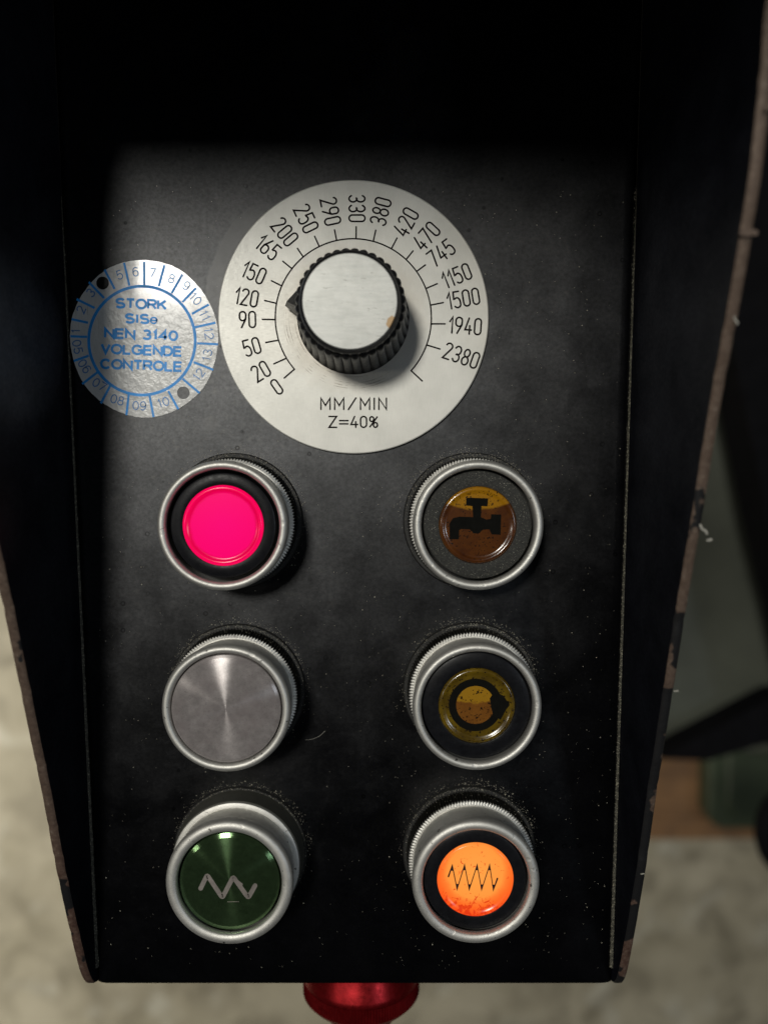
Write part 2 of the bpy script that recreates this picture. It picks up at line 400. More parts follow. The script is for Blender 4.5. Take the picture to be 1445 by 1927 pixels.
M['blue'] = simple('blue_print', (.02, .30, .80), .5, var=.2, scale=.3, bmp=0)
M['blue2'] = simple('grey_blue_print', (.05, .20, .50), .4, var=.2, scale=.3, bmp=0)
M['red'] = simple('red_anodised', (.27, .009, .012), .36, metal=.85, var=.15, scale=.4, bmp=.1)

def concrete():
    m, t, b = nt('stained_concrete'); v = coords(t)
    a = noise(t, v, .010, 6, .6, .3); a2 = noise(t, v, .016, 6, .6, .5); f = noise(t, v, .5, 4, .7)
    c = ramp(t, a, [(.3, (.24, .215, .15)), (.7, (.38, .345, .26))])
    c = mix(t, ramp(t, a2, [(.46, 0), (.68, .75)]), c, (.115, .10, .066))
    c = mix(t, ramp(t, noise(t, v, .018, 4, .5, .2), [(.58, 0), (.70, .4)]), c, (.52, .51, .44))
    c = mix(t, ramp(t, f, [(.4, 0), (.7, .2)]), c, (.2, .18, .14))
    t.links.new(c, b.inputs['Base Color']); b.inputs['Roughness'].default_value = .7
    bump(t, b, f, .3, .001); return m
M['concrete'] = concrete()
def wood():
    m, t, b = nt('rough_timber'); v = coords(t, sc3=(8, 90, 90)); v2 = coords(t)
    c = ramp(t, noise(t, v, 1, 6, .6, .6), [(.25, (.10, .05, .02)), (.75, (.26, .14, .06))])
    c = mix(t, ramp(t, noise(t, v2, .03, 3), [(.5, 0), (.65, .6)]), c, (.10, .055, .028))
    t.links.new(c, b.inputs['Base Color']); b.inputs['Roughness'].default_value = .75
    bump(t, b, noise(t, v, 2, 4), .4, .001); return m
M['wood'] = wood()
M['greygreen'] = simple('grey_green_machine_paint', (.062, .068, .052), .6, var=.2, scale=.02, bmp=.05)
M['greenpaint'] = simple('green_machine_paint', (.035, .048, .024), .5, var=.2, scale=.02, bmp=.05)
M['blackpaint'] = simple('black_machine_paint', (.005, .005, .006), .8, var=.2, scale=.05, bmp=.05); M['blackpaint'].node_tree.nodes['Principled BSDF'].inputs['Specular IOR Level'].default_value = .06

# ------------------------------------------------------------------ setting: floor and what stands behind
mesh('floor', [(-6, -6, -.9), (6, -6, -.9), (6, 6, -.9), (-6, 6, -.9)], [(0, 1, 2, 3)], M['concrete'], mm=False)['kind'] = 'structure'

def rbox(x0, x1, y0, y1, z0, z1, r, k=6):
    """box with corners rounded in plan and a softened top edge"""
    P = []
    for cx, cy, a in ((x1 - r, y1 - r, 0), (x0 + r, y1 - r, 90), (x0 + r, y0 + r, 180), (x1 - r, y0 + r, 270)):
        for i in range(k + 1):
            th = radians(a + 90 * i / k); P.append((cx + r * cos(th), cy + r * sin(th)))
    return prism(P, z0, z1, min(r * .5, 4))
def B(x0, y0, x1, y1, z):                      # photo rectangle -> X/Y extents at height z
    a = bp(x0, y0, z); c = bp(x1, y1, z); return min(a[0], c[0]), max(a[0], c[0]), min(a[1], c[1]), max(a[1], c[1])

# timber skid: three boards on two bearers
skid = empty('timber_skid', (330, -380, -900))
tag(skid, 'brown timber skid lying on the concrete floor below the right edge', 'timber skid')
bx = B(1165, 1432, 1720, 1588, -815); L0, L1 = bx[0], bx[1]
for i, (ya, yb) in enumerate(((bx[2] + 25, bx[3] + 150), (bx[2], bx[2] + 22))):
    z1 = -815 if i == 0 else -828
    v, f = rbox(L0, L1, ya, yb, z1 - 38, z1, 2.0, 2)
    o = mesh('board', [(a - 330, b + 380, c + 900) for a, b, c in v], f, M['wood'], skid, smooth=40)
for xx in (L0 + 60, L1 - 90):
    v, f = rbox(xx, xx + 60, bx[2] + 6, bx[3] + 140, -900, -853.5, 2.0, 2)
    mesh('bearer', [(a - 330, b + 380, c + 900) for a, b, c in v], f, M['wood'], skid, smooth=40)

# grey-green machine column with a black guard rail
col = empty('machine_column', (420, 0, -900))
tag(col, 'grey-green sheet metal machine column standing behind the right flange', 'machine')
def off(v, o): return [(a - o[0], b - o[1], c - o[2]) for a, b, c in v]
q = B(1180, 640, 1800, 1418, -560)
v, f = rbox(q[0], q[1], q[2], q[3], -899, -560, 12)
mesh('housing', off(v, (420, 0, -900)), f, M['greygreen'], col, smooth=40)
q2 = B(1100, 20, 1800, 632, -540)
v, f = rbox(q2[0], q2[1], q2[2], q2[3], -899, -540, 10)
mesh('cover', off(v, (420, 0, -900)), f, M['blackpaint'], col, smooth=40)
q3 = B(1100, 545, 1800, 585, -520)
v, f = rbox(q3[0], q3[1], q3[2], q3[3], -539.5, -520, 4)
mesh('ledge', off(v, (420, 0, -900)), f, M['blackpaint'], col, smooth=40)
# diagonal black arm
arm = col; OC = (420, 0, -900)
A = [bp(*p, -470) for p in ((1380, 660), (1350, 560), (1560, 560), (1640, 1500), (1540, 1370), (1446, 990))]
v, f = prism(A[::-1], -520, -470, 0); mesh('arm_plate', off(v, OC), f, M['blackpaint'], arm, smooth=40)
# black bar added for the dark shadow between column and skid
A = [bp(*p, -520) for p in ((1235, 1428), (1460, 1310), (1640, 1290), (1640, 1425), (1440, 1400), (1330, 1432))]
v, f = prism(A[::-1], -552, -520, 0)
bar = mesh('shadow_bar', off(v, OC), f, M['blackpaint'], arm, smooth=40)
# green rounded casting on the skid
qs = B(1340, 1380, 1720, 1566, -775)
gc = empty('green_casting', (qs[0], qs[2], -815)); tag(gc, 'dark green rounded machine casting resting on the timber skid', 'machine casting')
v, f = rbox(qs[0], qs[1], qs[2], qs[3], -814, -782, 22, 8); mesh('casting_body', off(v, (qs[0], qs[2], -815)), f, M['greenpaint'], gc, smooth=40)
v, f = rbox(qs[0] + 20, qs[1] - 20, qs[2] + 18, qs[3] - 10, -781.5, -777, 14, 6); mesh('cover_plate', off(v, (qs[0], qs[2], -815)), f, M['greenpaint'], gc, smooth=40)
# black handwheel at the right edge
cx, cy = bp(1520, 1565, -420)
hw = empty('black_handwheel', (cx, cy, -460)); tag(hw, 'black round handwheel just entering at the right edge', 'handwheel')
R = 104 * 610 / F
v, f = lathe([(R - 7, 30), (R - 2, 34), (R, 40), (R - 2, 46), (R - 7, 50), (R - 12, 46), (R - 13, 40), (R - 12, 34)], 72, closed=True)
mesh('wheel_rim', v, f, M['blackpaint'], hw, smooth=60)
v, f = lathe([(0, 38), (R - 12.5, 38), (R - 12.5, 32), (0, 32)], 72)
mesh('wheel_web', v, f, M['blackpaint'], hw, smooth=40)
v, f = lathe([(0, 60), (7, 60), (9, 57), (9, 0), (0, 0)], 32); mesh('hub', v, f, M['blackpaint'], hw, smooth=40)

# ------------------------------------------------------------------ the control panel
panel = empty('control_panel', (0, 0, 0))
tag(panel, 'black painted steel machine control panel with a feed dial and six round push buttons', 'control panel')
YB, YT = -122.2, 112.0
def xl(y): return -71.38 - .02336 * y
def xr(y): return 56.15 + .013986 * y
# face plate with corner fillets against the flanges
ys = [YB + (YT - YB) * i / 24 for i in range(25)]
V, Fc = [], []
def section(y):
    a, b = xl(y), xr(y)
    return [(a + .02, -1.5), (a + .5, -.85), (a + 1.2, -.38), (a + 2.1, -.1), (a + 3.2, 0)] + [(a + 3.2 + (b - a - 6.4) * k / 10, 0) for k in range(1, 10)] + [(b - 3.2, 0), (b - 2.1, -.1), (b - 1.2, -.38), (b - .5, -.85), (b - .02, -1.5)]
for y in ys:
    for x, z in section(y): V.append((x, y, z))
n = len(section(0))
for i in range(len(ys) - 1):
    for j in range(n - 1): Fc.append((i * n + j, i * n + j + 1, (i + 1) * n + j + 1, (i + 1) * n + j))
# front edge rolls down into the skirt
base = len(V); prof = [(.9, -.15), (1.7, -.65), (2.2, -1.5), (2.3, -3), (2.3, -14)]
for dy, dz in prof:
    for x, z in section(YB): V.append((x, YB - dy, z * max(0, 1 + dz / 3) + dz))
row0 = 0
for k in range(len(prof)):
    for j in range(n - 1):
        a = (base + (k - 1) * n + j) if k else j; b_ = (base + (k - 1) * n + j + 1) if k else j + 1
        Fc.append((a, b_, base + k * n + j + 1, base + k * n + j))
face = mesh('face_plate', V, Fc, M['face'], panel, smooth=50)

HT = [(-116, 5.2), (-108, 8.1), (-103, 9.9), (-88, 14.9), (-70, 19.8), (-50, 26.2), (-30, 32.4), (-14, 38), (0, 42.5), (11, 46.2), (23, 51), (34, 55), (45, 58.3), (59, 60.9), (75, 62.5), (120, 65.5)]
def hgt(y):
    for (a, b), (c, d) in zip(HT, HT[1:]):
        if y <= c: return b + (d - b) * (y - a) / (c - a)
    return 65
def flange(side):
    T = 2.0; xs = xl if side < 0 else xr; yy = []
    # rounded nose at the bottom, then the sloping rim
    top = [(-124.4, -14), (-124.4, -3.2), (-124.2, -1.9), (-123.8, -.7), (-123.2, .4), (-122.4, 1.35), (-121.4, 2.2), (-120.2, 3.0), (-118.8, 3.8), (-117.2, 4.6), (-114.8, 5.6), (-111.5, 6.8)]
    y = -108.0
    rnd = random.Random(5 + side)
    while y <= YT:
        top.append((y, hgt(y) + rnd.choice((0, 0, 0, 1)) * rnd.uniform(-.35, .1))); y += 1.1 + rnd.random()
    V, Fc = [], []; Fe = []
    for (y, z) in top:
        x = xs(max(y, YB)); o = side * T
        b = .35 * side
        V += [(x, y, -14), (x, y, z - .4), (x + b, y, z), (x + o - b, y, z), (x + o, y, z - .4), (x + o, y, -14)]
    m = len(top)
    for i in range(m - 1):
        for j in range(5):
            q = (i * 6 + j, i * 6 + j + 1, (i + 1) * 6 + j + 1, (i + 1) * 6 + j)
            (Fe if j in (1, 2, 3) else Fc).append(q)
    Fc.append(tuple(range((m - 1) * 6, m * 6)))
    o = mesh('side_flange', V, Fc, M['paint'], panel, smooth=40)
    mesh('worn_rim', V, Fe, M['edge'], o, smooth=50)
    return o
fl = [flange(-1), flange(1)]
# hood wall rising at the far end of the face (throws the shade over the top of the face)
V, Fc = prism([(-125, 112.2), (105, 112.2), (105, 114.8), (-125, 114.8)], -14, 220)
mesh('hood_wall', V, Fc, M['paint'], panel)

def speck(x, y, z, s, flat=.6):
    k = random.choice((4, 5)); a0 = random.uniform(0, 6.3)
    P = [(x + s * random.uniform(.5, 1.1) * cos(a0 + 6.283 * i / k), y + s * random.uniform(.4, 1.1) * sin(a0 + 6.283 * i / k), z) for i in range(k)]
    P.append((x, y, z + s * flat)); return P, [(i, (i + 1) % k, k) for i in range(k)]
def dustfield(name, pts, mat, parent):
    V, Fc = merge([speck(*p) for p in pts]); o = mesh(name, V, Fc, mat, parent); o['kind'] = 'stuff'; return o

# seam beads with dust in them
def seam(side):
    xs = xl if side < 0 else xr; pts = []; rnd = random.Random(side + 9); V, Fc = [], []
    y0, y1 = -120, (60 if side < 0 else 62)
    y = y0; ring = []
    while y < y1:
        f = (y1 - y) / (y1 - y0); wd = (.25 + .55 * f ** 1.5) * rnd.uniform(.75, 1.25); zz = .55 + .35 * f * rnd.uniform(.8, 1.2); wd *= min(1, (y1 - y) / 25 + .05)
        x = xs(y) - side * .15
        ring.append(len(V)); V += [(x, y, -.75 + zz * .5), (x - side * wd * .5, y, -.95 + zz * .55), (x - side * wd, y, -1.25 + zz * .4 + .1 * wd), ]
        y += .55
    for a, b in zip(ring, ring[1:]):
        for j in range(2): Fc.append((a + j, a + j + 1, b + j + 1, b + j))
    mesh('seam_bead', V, Fc, M['weld'], panel, smooth=80)
    for k in range(760 if side > 0 else 260):
        f = rnd.random() ** (1.1 if side > 0 else .6); y = y1 + (y0 - y1) * f
        pts.append((xs(y) - side * (.3 + abs(rnd.gauss(0, .22 + .3 * f))), y, -.72, rnd.uniform(.035, .11)))
    return pts
sp = seam(1) + seam(-1)
dustfield('seam_dust', sp, M['dust'], panel)

BT = dict(r1l=(-34.2, -13.4), r1r=(19.95, -13.3), r2l=(-33.85, -52.75), r2r=(20.0, -52.4), r3l=(-33.6, -91.2), r3r=(19.95, -91.0))
DC = (-6.9, 32.5)
rnd = random.Random(3); pts = []
def inside_btn(x, y):
    return any(math.hypot(x - a, y - b) < 15.6 for a, b in BT.values()) or math.hypot(x - DC[0], y - DC[1]) < 31
while len(pts) < 900:
    x = rnd.uniform(-66, 54); y = rnd.uniform(-120, 62)
    wgt = .35 + .65 * (x > -5) + .3 * (y < -5)
    if rnd.random() > wgt or inside_btn(x, y): continue
    pts.append((x, y, .005, abs(rnd.gauss(.03, .05)) + .035, .5))
for c, (bx_, by_) in BT.items():                    # dust caught round every gasket, thickest on the upper side
    for k in range(330):
        a = rnd.gauss(radians(80 if c[2] == 'l' else 75), 1.0); r = 15.6 + abs(rnd.gauss(0, .75))
        pts.append((bx_ + r * cos(a), by_ + r * sin(a), .005, abs(rnd.gauss(.04, .04)) + .025, .5))
dustfield('dust_specks', pts, M['dust'], panel)
# a few lint fibres
for k, (px_, py_, ln, a) in enumerate(((385, 1447, 4.2, .7), (575, 1392, 5, -.05), (1180, 590, 3.6, -.9), (250, 725, 2.5, .9))):
    x, y = bp(px_, py_); P = [(x + ln * i / 8 * cos(a + .06 * i), y + ln * i / 8 * sin(a + .06 * i)) for i in range(9)]
    V, Fc = ribbon(P, .06, .02, .06); mesh('lint_fibre', V, Fc, M['dust_dim'] if k != 2 else M['symbol'], panel)

# curled swarf and chips caught on the right rim
for px_, py_, ln, wd_, a in ((1322, 996, 1.8, .45, -.9), (1333, 1016, .6, .5, .2), (1271, 1300, .7, .3, .1), (1405, 440, 2.0, .9, .1), (1383, 603, 1.2, .3, -1.2), (1441, 205, .9, .7, .5), (1208, 1644, .6, .25, .2)):
    h_ = 8.0
    for k in range(12):                                  # meet the rim: its height where the sight line crosses
        x, y = bp(px_, py_, h_); h_ = hgt(y) + .05
    if px_ > 1385 and py_ in (632,): h_ -= 3; x, y = bp(px_, py_, h_)
    P = [(ln * (i / 5 - .5) * cos(a) - .06 * ln * sin(i * 1.1), ln * (i / 5 - .5) * sin(a) + .05 * ln * cos(i * 1.7)) for i in range(6)]
    V, Fc = ribbon(P, wd_, 0, wd_ * .6)
    mesh('swarf_chip', V, Fc, M['dust_dim'] if py_ not in (440, 205) else M['edge'], panel, loc=(x, y, h_))

# ------------------------------------------------------------------ stroke lettering (narrow engraver's face)
def arc(cx, cy, rx, ry, a0, a1, n=10): return [(cx + rx * cos(radians(a0 + (a1 - a0) * i / n)), cy + ry * sin(radians(a0 + (a1 - a0) * i / n))) for i in range(n + 1)]
def glyph(ch, w, h):
    r = w / 2
    if ch == '0': return [arc(r, h - r, r, r, 180, 0) + arc(r, r, r, r, 0, -180) + [(0, h - r)]], w
    if ch == '1': return [[(0, h * .70), (w * .42, h), (w * .42, 0)]], w * .45
    if ch == '2': return [arc(r, h - r, r, r, 165, -25) + [(0, 0), (w, 0)]], w
    if ch == '3':
        q = h * .27; return [arc(r, h - q, r, q, 155, -90)[:] , arc(r, h * .25, r, h * .25, 90, -155), [(r * .8, h - 2 * q), (r, h - 2 * q)]], w
    if ch == '4': return [[(w * .55, h), (0, h * .26), (w, h * .26)], [(w * .72, h * .52), (w * .72, 0)]], w
    if ch == '5': return [[(w * .95, h), (w * .1, h), (w * .02, h * .56)] + arc(r, h * .32, r, h * .30, 125, 0, 6) + arc(r, r, r, r, 0, -150)], w
    if ch == '6': return [[(w * .72, h), (w * .05, h * .48)] + arc(r, r, r, r, 180, 360) + arc(r, h * .36, r, h * .20, 0, 160)], w
    if ch == '7': return [[(0, h), (w, h), (w * .3, 0)]], w
    if ch == '8':
        q = h * .24; return [arc(r, h - q, r * .86, q, 0, 360, 18), arc(r, h * .26, r, h * .26, 0, 360, 18)], w
    if ch == '9': return [[(w - x, h - y) for x, y in s] for s in glyph('6', w, h)[0]], w
    if ch == 'M': return [[(0, 0), (0, h), (w * .5, h * .35), (w, h), (w, 0)]], w
    if ch == 'N': return [[(0, 0), (0, h), (w, 0), (w, h)]], w
    if ch == 'I': return [[(0, 0), (0, h)]], 0
    if ch == '/': return [[(0, -.02 * h), (w, h * 1.02)]], w
    if ch == 'Z': return [[(0, h), (w, h), (0, 0), (w, 0)]], w
    if ch == '=': return [[(0, h * .62), (w, h * .62)], [(0, h * .32), (w, h * .32)]], w
    if ch == '%': return [arc(w * .28, h * .76, w * .26, h * .22, 0, 360, 14), arc(w * .74, h * .22, w * .26, h * .22, 0, 360, 14), [(w * .95, h * .95), (w * .05, h * .05)]], w
def stroke_text(s, h, wmap, gap, wd, z):
    x = 0; parts = []; k = 0
    for ch in s:
        st, adv = glyph(ch, wmap(ch), h)
        for g in st:
            parts.append(ribbon([(x + a, b) for a, b in g], wd, z + .004 * (k % 3))); k += 1
        x += adv + gap
    V, Fc = merge(parts); X = x - gap
    return [(a - X / 2, b - h / 2, c) for a, b, c in V], Fc

# ------------------------------------------------------------------ dial plate
PZ = 1.0                                        # plate thickness
dial = mesh('dial_plate', *lathe([(0, PZ), (30.25, PZ), (30.45, PZ - .12), (30.45, 0)], 160), M['dial'], panel, loc=(DC[0], DC[1], 0), smooth=30)
tag(dial, 'round silver feed rate dial plate with engraved black numbers')
def Z2(x, y):                                   # close-up photo measurement -> dial coordinates
    X, Y = bp(400 + x / 2.7264, 330 + y / 2.7264, PZ); return X - DC[0], Y - DC[1]
ticks = [((420, 995), (368, 1040)), ((380, 938), (315, 967)), ((340, 845), (274, 858)), ((328, 740), (256, 739)), ((335, 658), (268, 642)), ((362, 570), (303, 541)),
 ((418, 487), (361, 441)), ((475, 430), (436, 375)), ((552, 374), (524, 313)), ((639, 345), (626, 280)), ((736, 338), (737, 264)), ((824, 340), (837, 282)),
 ((912, 386), (946, 322)), ((987, 438), (1028, 388)), ((1042, 496), (1091, 460)), ((1091, 582), (1152, 556)), ((1116, 666), (1183, 653)), ((1120, 762), (1192, 762)),
 ((1105, 873), (1166, 891)), ((1029, 1012), (1075, 1055))]
RA = 17.55; angs = []
for a, b in ticks:
    p, q = Vector(Z2(*a)), Vector(Z2(*b)); th = atan2(q.y, q.x); angs.append(atan2(p.y, p.x))
    V, Fc = ribbon([p.normalized() * RA, q], .34, PZ + .02); mesh('scale_tick', V, Fc, M['ink'], dial, smooth=None)
a0, a1 = angs[0], angs[-1]
if a0 < 0: a0 += 2 * pi
if a1 > pi: a1 -= 2 * pi
V, Fc = ribbon([(RA * cos(a0 + (a1 - a0) * i / 120), RA * sin(a0 + (a1 - a0) * i / 120)) for i in range(121)], .31, PZ + .035)
mesh('scale_arc', V, Fc, M['ink'], dial)
nums = [('0', 330, 1085), ('20', 248, 1005), ('50', 202, 880), ('90', 180, 740), ('120', 176, 626), ('150', 213, 500), ('165', 286, 370), ('200', 371, 290), ('250', 481, 222),
 ('290', 606, 185), ('330', 741, 170), ('380', 862, 186), ('420', 992, 240), ('470', 1097, 312), ('745', 1172, 398), ('1150', 1251, 515), ('1500', 1285, 632), ('1940', 1296, 772), ('2380', 1276, 925)]
for i, (s, x, y) in enumerate(nums):
    X, Y = Z2(x, y); th = atan2(Y, X)
    if i == 0: th = angs[0] - radians(6)
    rot = th + pi if (i <= 10) else th
    if i == 10: rot = -pi / 2
    V, Fc = stroke_text(s, 3.55, lambda c: 1.42, .72, .38, PZ + .02)
    mesh('dial_number', V, Fc, M['ink'], dial, loc=(X, Y, 0), rotz=rot)
X, Y = Z2(724, 1172); V, Fc = stroke_text('MM/MIN', 2.5, lambda c: {'M': 2.05, '/': 1.7, 'I': 0, 'N': 1.7}[c], 1.05, .35, PZ + .02)
mesh('dial_caption', V, Fc, M['ink'], dial, loc=(X, Y, 0))
X, Y = Z2(722, 1265); V, Fc = stroke_text('Z=40%', 2.45, lambda c: {'Z': 1.7, '=': 1.9, '4': 1.5, '0': 1.35, '%': 1.8}[c], .68, .35, PZ + .02)
mesh('dial_caption', V, Fc, M['ink'], dial, loc=(X, Y, 0))

# ------------------------------------------------------------------ selector knob
lob = 36
def lobes(i, j, r):
    if j < 1 or j > 6: return r
    k = (i % 8) / 8.0; return r - .55 + .62 * sqrt(max(0, sin(pi * k)))
V, Fc = lathe([(12.6, 1.1), (12.35, 1.6), (11.9, 6.0), (11.55, 12), (11.35, 17.2), (11.1, 18.0), (10.75, 18.3), (10.45, 18.5), (10.35, 20.0), (10.1, 20.45), (9.8, 20.35), (9.6, 20.0), (0, 20.0)], lob * 8, lobes)
knob = mesh('selector_knob', V, Fc, M['knob'], panel, loc=(DC[0], DC[1], 0), smooth=50)
tag(knob, 'black fluted rotary knob with flat silver cap and pointer on the silver dial')
mesh('knob_cap', *lathe([(0, 20.42), (9.45, 20.42), (9.62, 20.3), (9.62, 20.05)], 96), M['cap'], knob, smooth=30)
pa = radians(170.5)
pt = [(15.4, 0), (11.0, 2.9), (10.2, 0), (11.0, -3.1)]
def rot2(p, a): return (p[0] * cos(a) - p[1] * sin(a), p[0] * sin(a) + p[1] * cos(a))
Vp = [(*rot2((15.3, .2), pa), 3.0), (*rot2((11.4, 2.3), pa), 2.0), (*rot2((11.4, -3.3), pa), 2.0), (*rot2((14.3, .1), pa), 8.5), (*rot2((10.8, 1.9), pa), 14.5), (*rot2((10.8, -2.9), pa), 14.5)]
mesh('pointer', Vp, [(0, 1, 2), (3, 5, 4), (0, 3, 4, 1), (0, 2, 5, 3), (1, 4, 5, 2)], M['knob'], knob, smooth=20)

# ------------------------------------------------------------------ push buttons
TEETH = 132
def teeth(amp, sel):
    return lambda i, j, r: (r - amp if (i % 2) else r) if j in sel else r
def push_button(c, label, Ri=12.0, Ro=13.9, zt=15.5, toothed=True, bez='bezel'):
    x, y = BT[c]; m_ = (Ri + Ro) / 2
    prof = [(Ri + .5, 8.5), (Ri + .5, zt - 1.5), (Ri, zt - 1.5), (Ri, zt - 1.1), (Ri + .12, zt - .55), (Ri + .4, zt - .2), (m_, zt), (Ro - .45, zt - .25), (Ro - .12, zt - .75), (Ro, zt - 1.5), (Ro - .06, zt - 2.3), (Ro - .45, zt - 3.4), (Ro - .6, zt - 4.2), (Ro - .6, 5.9)]
    b = mesh('push_button', *lathe(prof, 128), M[bez], panel, loc=(x, y, 0), smooth=55)
    tag(b, label)
    if toothed:
        ph = random.random()
        mesh('knurled_ring', *lathe([(13.2, 6.25), (13.55, 6.25), (14.35, 6.0), (14.4, 5.35)], TEETH * 2, teeth(.45, (2, 3)), ph), M[bez], b, smooth=25)
        mesh('collar', *lathe([(14.35, 5.33), (14.45, 5.2), (14.75, .9), (13, .9)], TEETH * 2, teeth(.5, (0, 1, 2)), ph), M['collar'], b, smooth=25)
    else:
        mesh('clamp_ring', *lathe([(13.2, 7.0), (14.0, 7.0), (14.35, 6.8), (14.45, 6.4)], 128), M['bezel'], b, smooth=40)
        mesh('collar', *lathe([(14.4, 6.38), (14.6, 6.2), (14.9, 2.2), (15.0, .9), (13, .9)], 128), M['bezel_dull'], b, smooth=40)
    mesh('gasket', *lathe([(13, .95), (15.35, .95), (15.6, .6), (15.6, 0)], 96), M['gasket'], b, smooth=40)
    # swarf and dust clinging to the collar
    pts = []
    for k in range(230):
        a = random.gauss(radians(85), .85); r = random.uniform(14.75, 15.45)
        pts.append((r * cos(a), r * sin(a), .94, random.uniform(.04, .15)))
    for k in range(60):
        a = random.gauss(radians(85), .8); pts.append((14.62 * cos(a), 14.62 * sin(a), random.uniform(1.2, 4.8), random.uniform(.05, .12), 1.4))
    dustfield('collar_dust', pts, M['dust'], b)
    return b
def insert(b, kind, RL, lens, z=13.9, sur='surround', Rs=11.3):
    mesh('lens_surround', *lathe([(RL - .35, z - 1.2), (RL - .3, z - .05), (RL - .1, z + .02), (RL + .5, z + .03), (Rs - .5, z + .02), (Rs - .15, z - .15), (Rs, z - .6), (Rs, 9)], 96), M[sur], b, smooth=40)
    mesh('well', *lathe([(0, 9.2), (12.6, 9.2)], 48), M['gasket'], b)
    return mesh('lens', *lathe([(0, z + .0), (RL - 2.0, z + .0), (RL - 1.75, z - .01), (RL - 1.35, z + .28), (RL - .95, z + .42), (RL - .55, z + .25), (RL - .25, z - .3), (RL - .3, z - 1)], 96), M[lens], b, smooth=60)
def symbol(parent, shapes, mat, z, name='symbol'):
    V, Fc = merge(shapes); return mesh(name, V, Fc, mat, parent, loc=(0, 0, 0), smooth=None)

# 1 pink lit
b = push_button('r1l', 'illuminated push button glowing bright pink in a silver bezel'); insert(b, 0, 8.95, 'pink', 14.0)
# 2 amber with tap
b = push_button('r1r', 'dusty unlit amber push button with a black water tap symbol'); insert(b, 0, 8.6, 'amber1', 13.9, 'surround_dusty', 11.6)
def zc(x, y, ox, oy, k, cpx, cpy, z):        # close-up measurement -> local mm
    X, Y = bp(ox + x / k, oy + y / k, z); X0, Y0 = bp(cpx, cpy, z); return X - X0, Y - Y0
T = lambda x, y: zc(x, y, 750, 830, 4.8167, 900.5, 993, 14)
poly = [(470, 912), (468, 770), (500, 722), (560, 708), (682, 712), (676, 612), (617, 606), (622, 535), (818, 542), (812, 614), (757, 612), (752, 712), (800, 735), (842, 728), (846, 686), (936, 690), (930, 872), (850, 868), (828, 822), (770, 826), (735, 860), (690, 860), (650, 822), (572, 820), (556, 830), (552, 912)]
P = [T(*p) for p in poly]
symbol(b, [prism(P[::-1], 13.93, 14.0)], M['symbol'], 0)
pts = []
for k in range(300):
    a = random.uniform(0, 6.283); r = random.uniform(8.7, 11.3); pts.append((r * cos(a), r * sin(a), 13.93, abs(random.gauss(.03, .045)) + .02, .5))
dustfield('surround_dust', pts, M['dust_dim'], b)
# 3 flush aluminium cap
b = push_button('r2l', 'push button with a plain brushed aluminium cap, no symbol')
mesh('button_cap', *lathe([(0, 15.25), (11.05, 15.25), (11.1, 15.23), (11.68, 14.93), (11.78, 14.6), (11.8, 9)], 128), M['turned'], b, smooth=25)
# 4 amber with rotation arrow
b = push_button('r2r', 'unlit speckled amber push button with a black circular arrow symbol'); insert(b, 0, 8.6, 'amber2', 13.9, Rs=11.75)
T = lambda x, y: zc(x, y, 750, 1160, 4.8167, 899, 1333, 14)
C = T(705, 825); k_ = 178 / F / 4.8167 * .99
RO, RI = 245 * k_, 178 * k_
ring = [arc(C[0], C[1], RO, RO, 0, 360, 64)[:-1], arc(C[0], C[1], RI, RI, 0, 360, 64)[:-1]]
V = [(x, y, 13.93) for x, y in ring[0] + ring[1]] + [(x, y, 14.0) for x, y in ring[0] + ring[1]]
Fc = []
for i in range(64):
    j = (i + 1) % 64; Fc += [(128 + i, 128 + j, 192 + j, 192 + i), (i, j, 128 + j, 128 + i), (64 + i, 192 + i, 192 + j, 64 + j)]
head = [T(*p) for p in ((835, 766), (880, 700), (962, 745), (990, 788), (1036, 797), (985, 862), (930, 960), (862, 905), (848, 850))]
symbol(b, [(V, Fc), prism(head[::-1], 13.93, 14.012)], M['symbol'], 0)
# 5 green anodised cap with milled wave
b = push_button('r3l', 'push button with a dark green metal cap and grey milled wave symbol', Ri=11.35, Ro=13.9, toothed=False)
mesh('button_cap', *lathe([(0, 14.6), (9.9, 14.6), (9.95, 14.585), (10.85, 14.2), (10.97, 13.9), (11.0, 9)], 128), M['green'], b, smooth=25)
T = lambda x, y: zc(x, y, 290, 1470, 4.661, 431, 1660, 14.6)
zz = [T(*p) for p in ((405, 940), (462, 822), (595, 1022), (690, 838), (822, 1022), (882, 915))]
def rounded(P, d):
    out = [P[0]]
    for p, q, r in zip(P, P[1:], P[2:]):
        p, q, r = Vector(p), Vector(q), Vector(r); a = q + (p - q).normalized() * d; c = q + (r - q).normalized() * d
        out += [tuple(a * (1 - t) ** 2 + q * 2 * t * (1 - t) + c * t * t) for t in (0, .2, .4, .6, .8, 1)]
    return out + [P[-1]]
symbol(b, [ribbon(rounded(zz, .55), 1.0, 14.61, .04), ribbon([T(700, 858), T(760, 905)], .7, 14.62, .04), ribbon([T(640, 1058), T(740, 1056)], .12, 14.61, .03)], M['engrave'], 0)
# 6 orange lit with heater symbol
b = push_button('r3r', 'illuminated push button glowing orange with a black zigzag symbol', Ri=11.5, bez='bezel'); insert(b, 0, 8.65, 'orange', 13.9, Rs=11.3)
T = lambda x, y: zc(x, y, 750, 1470, 4.8167, 896.6, 1663, 14)
pz = [(462, 900), (497, 800), (540, 1015), (608, 795), (650, 1018), (722, 795), (762, 1020), (835, 795), (868, 1022), (905, 918)]
zz = [T(*p) for p in pz]; sh = [ribbon(zz, .36, 13.94, .04)]
for (x, y) in pz[1:-1]:
    s = 1 if y < 900 else -1; sh.append(prism([T(x - 13, y + s * 48), T(x, y - s * 6), T(x + 13, y + s * 48)], 13.94, 13.99))
symbol(b, sh, M['symbol_hot'], 0)

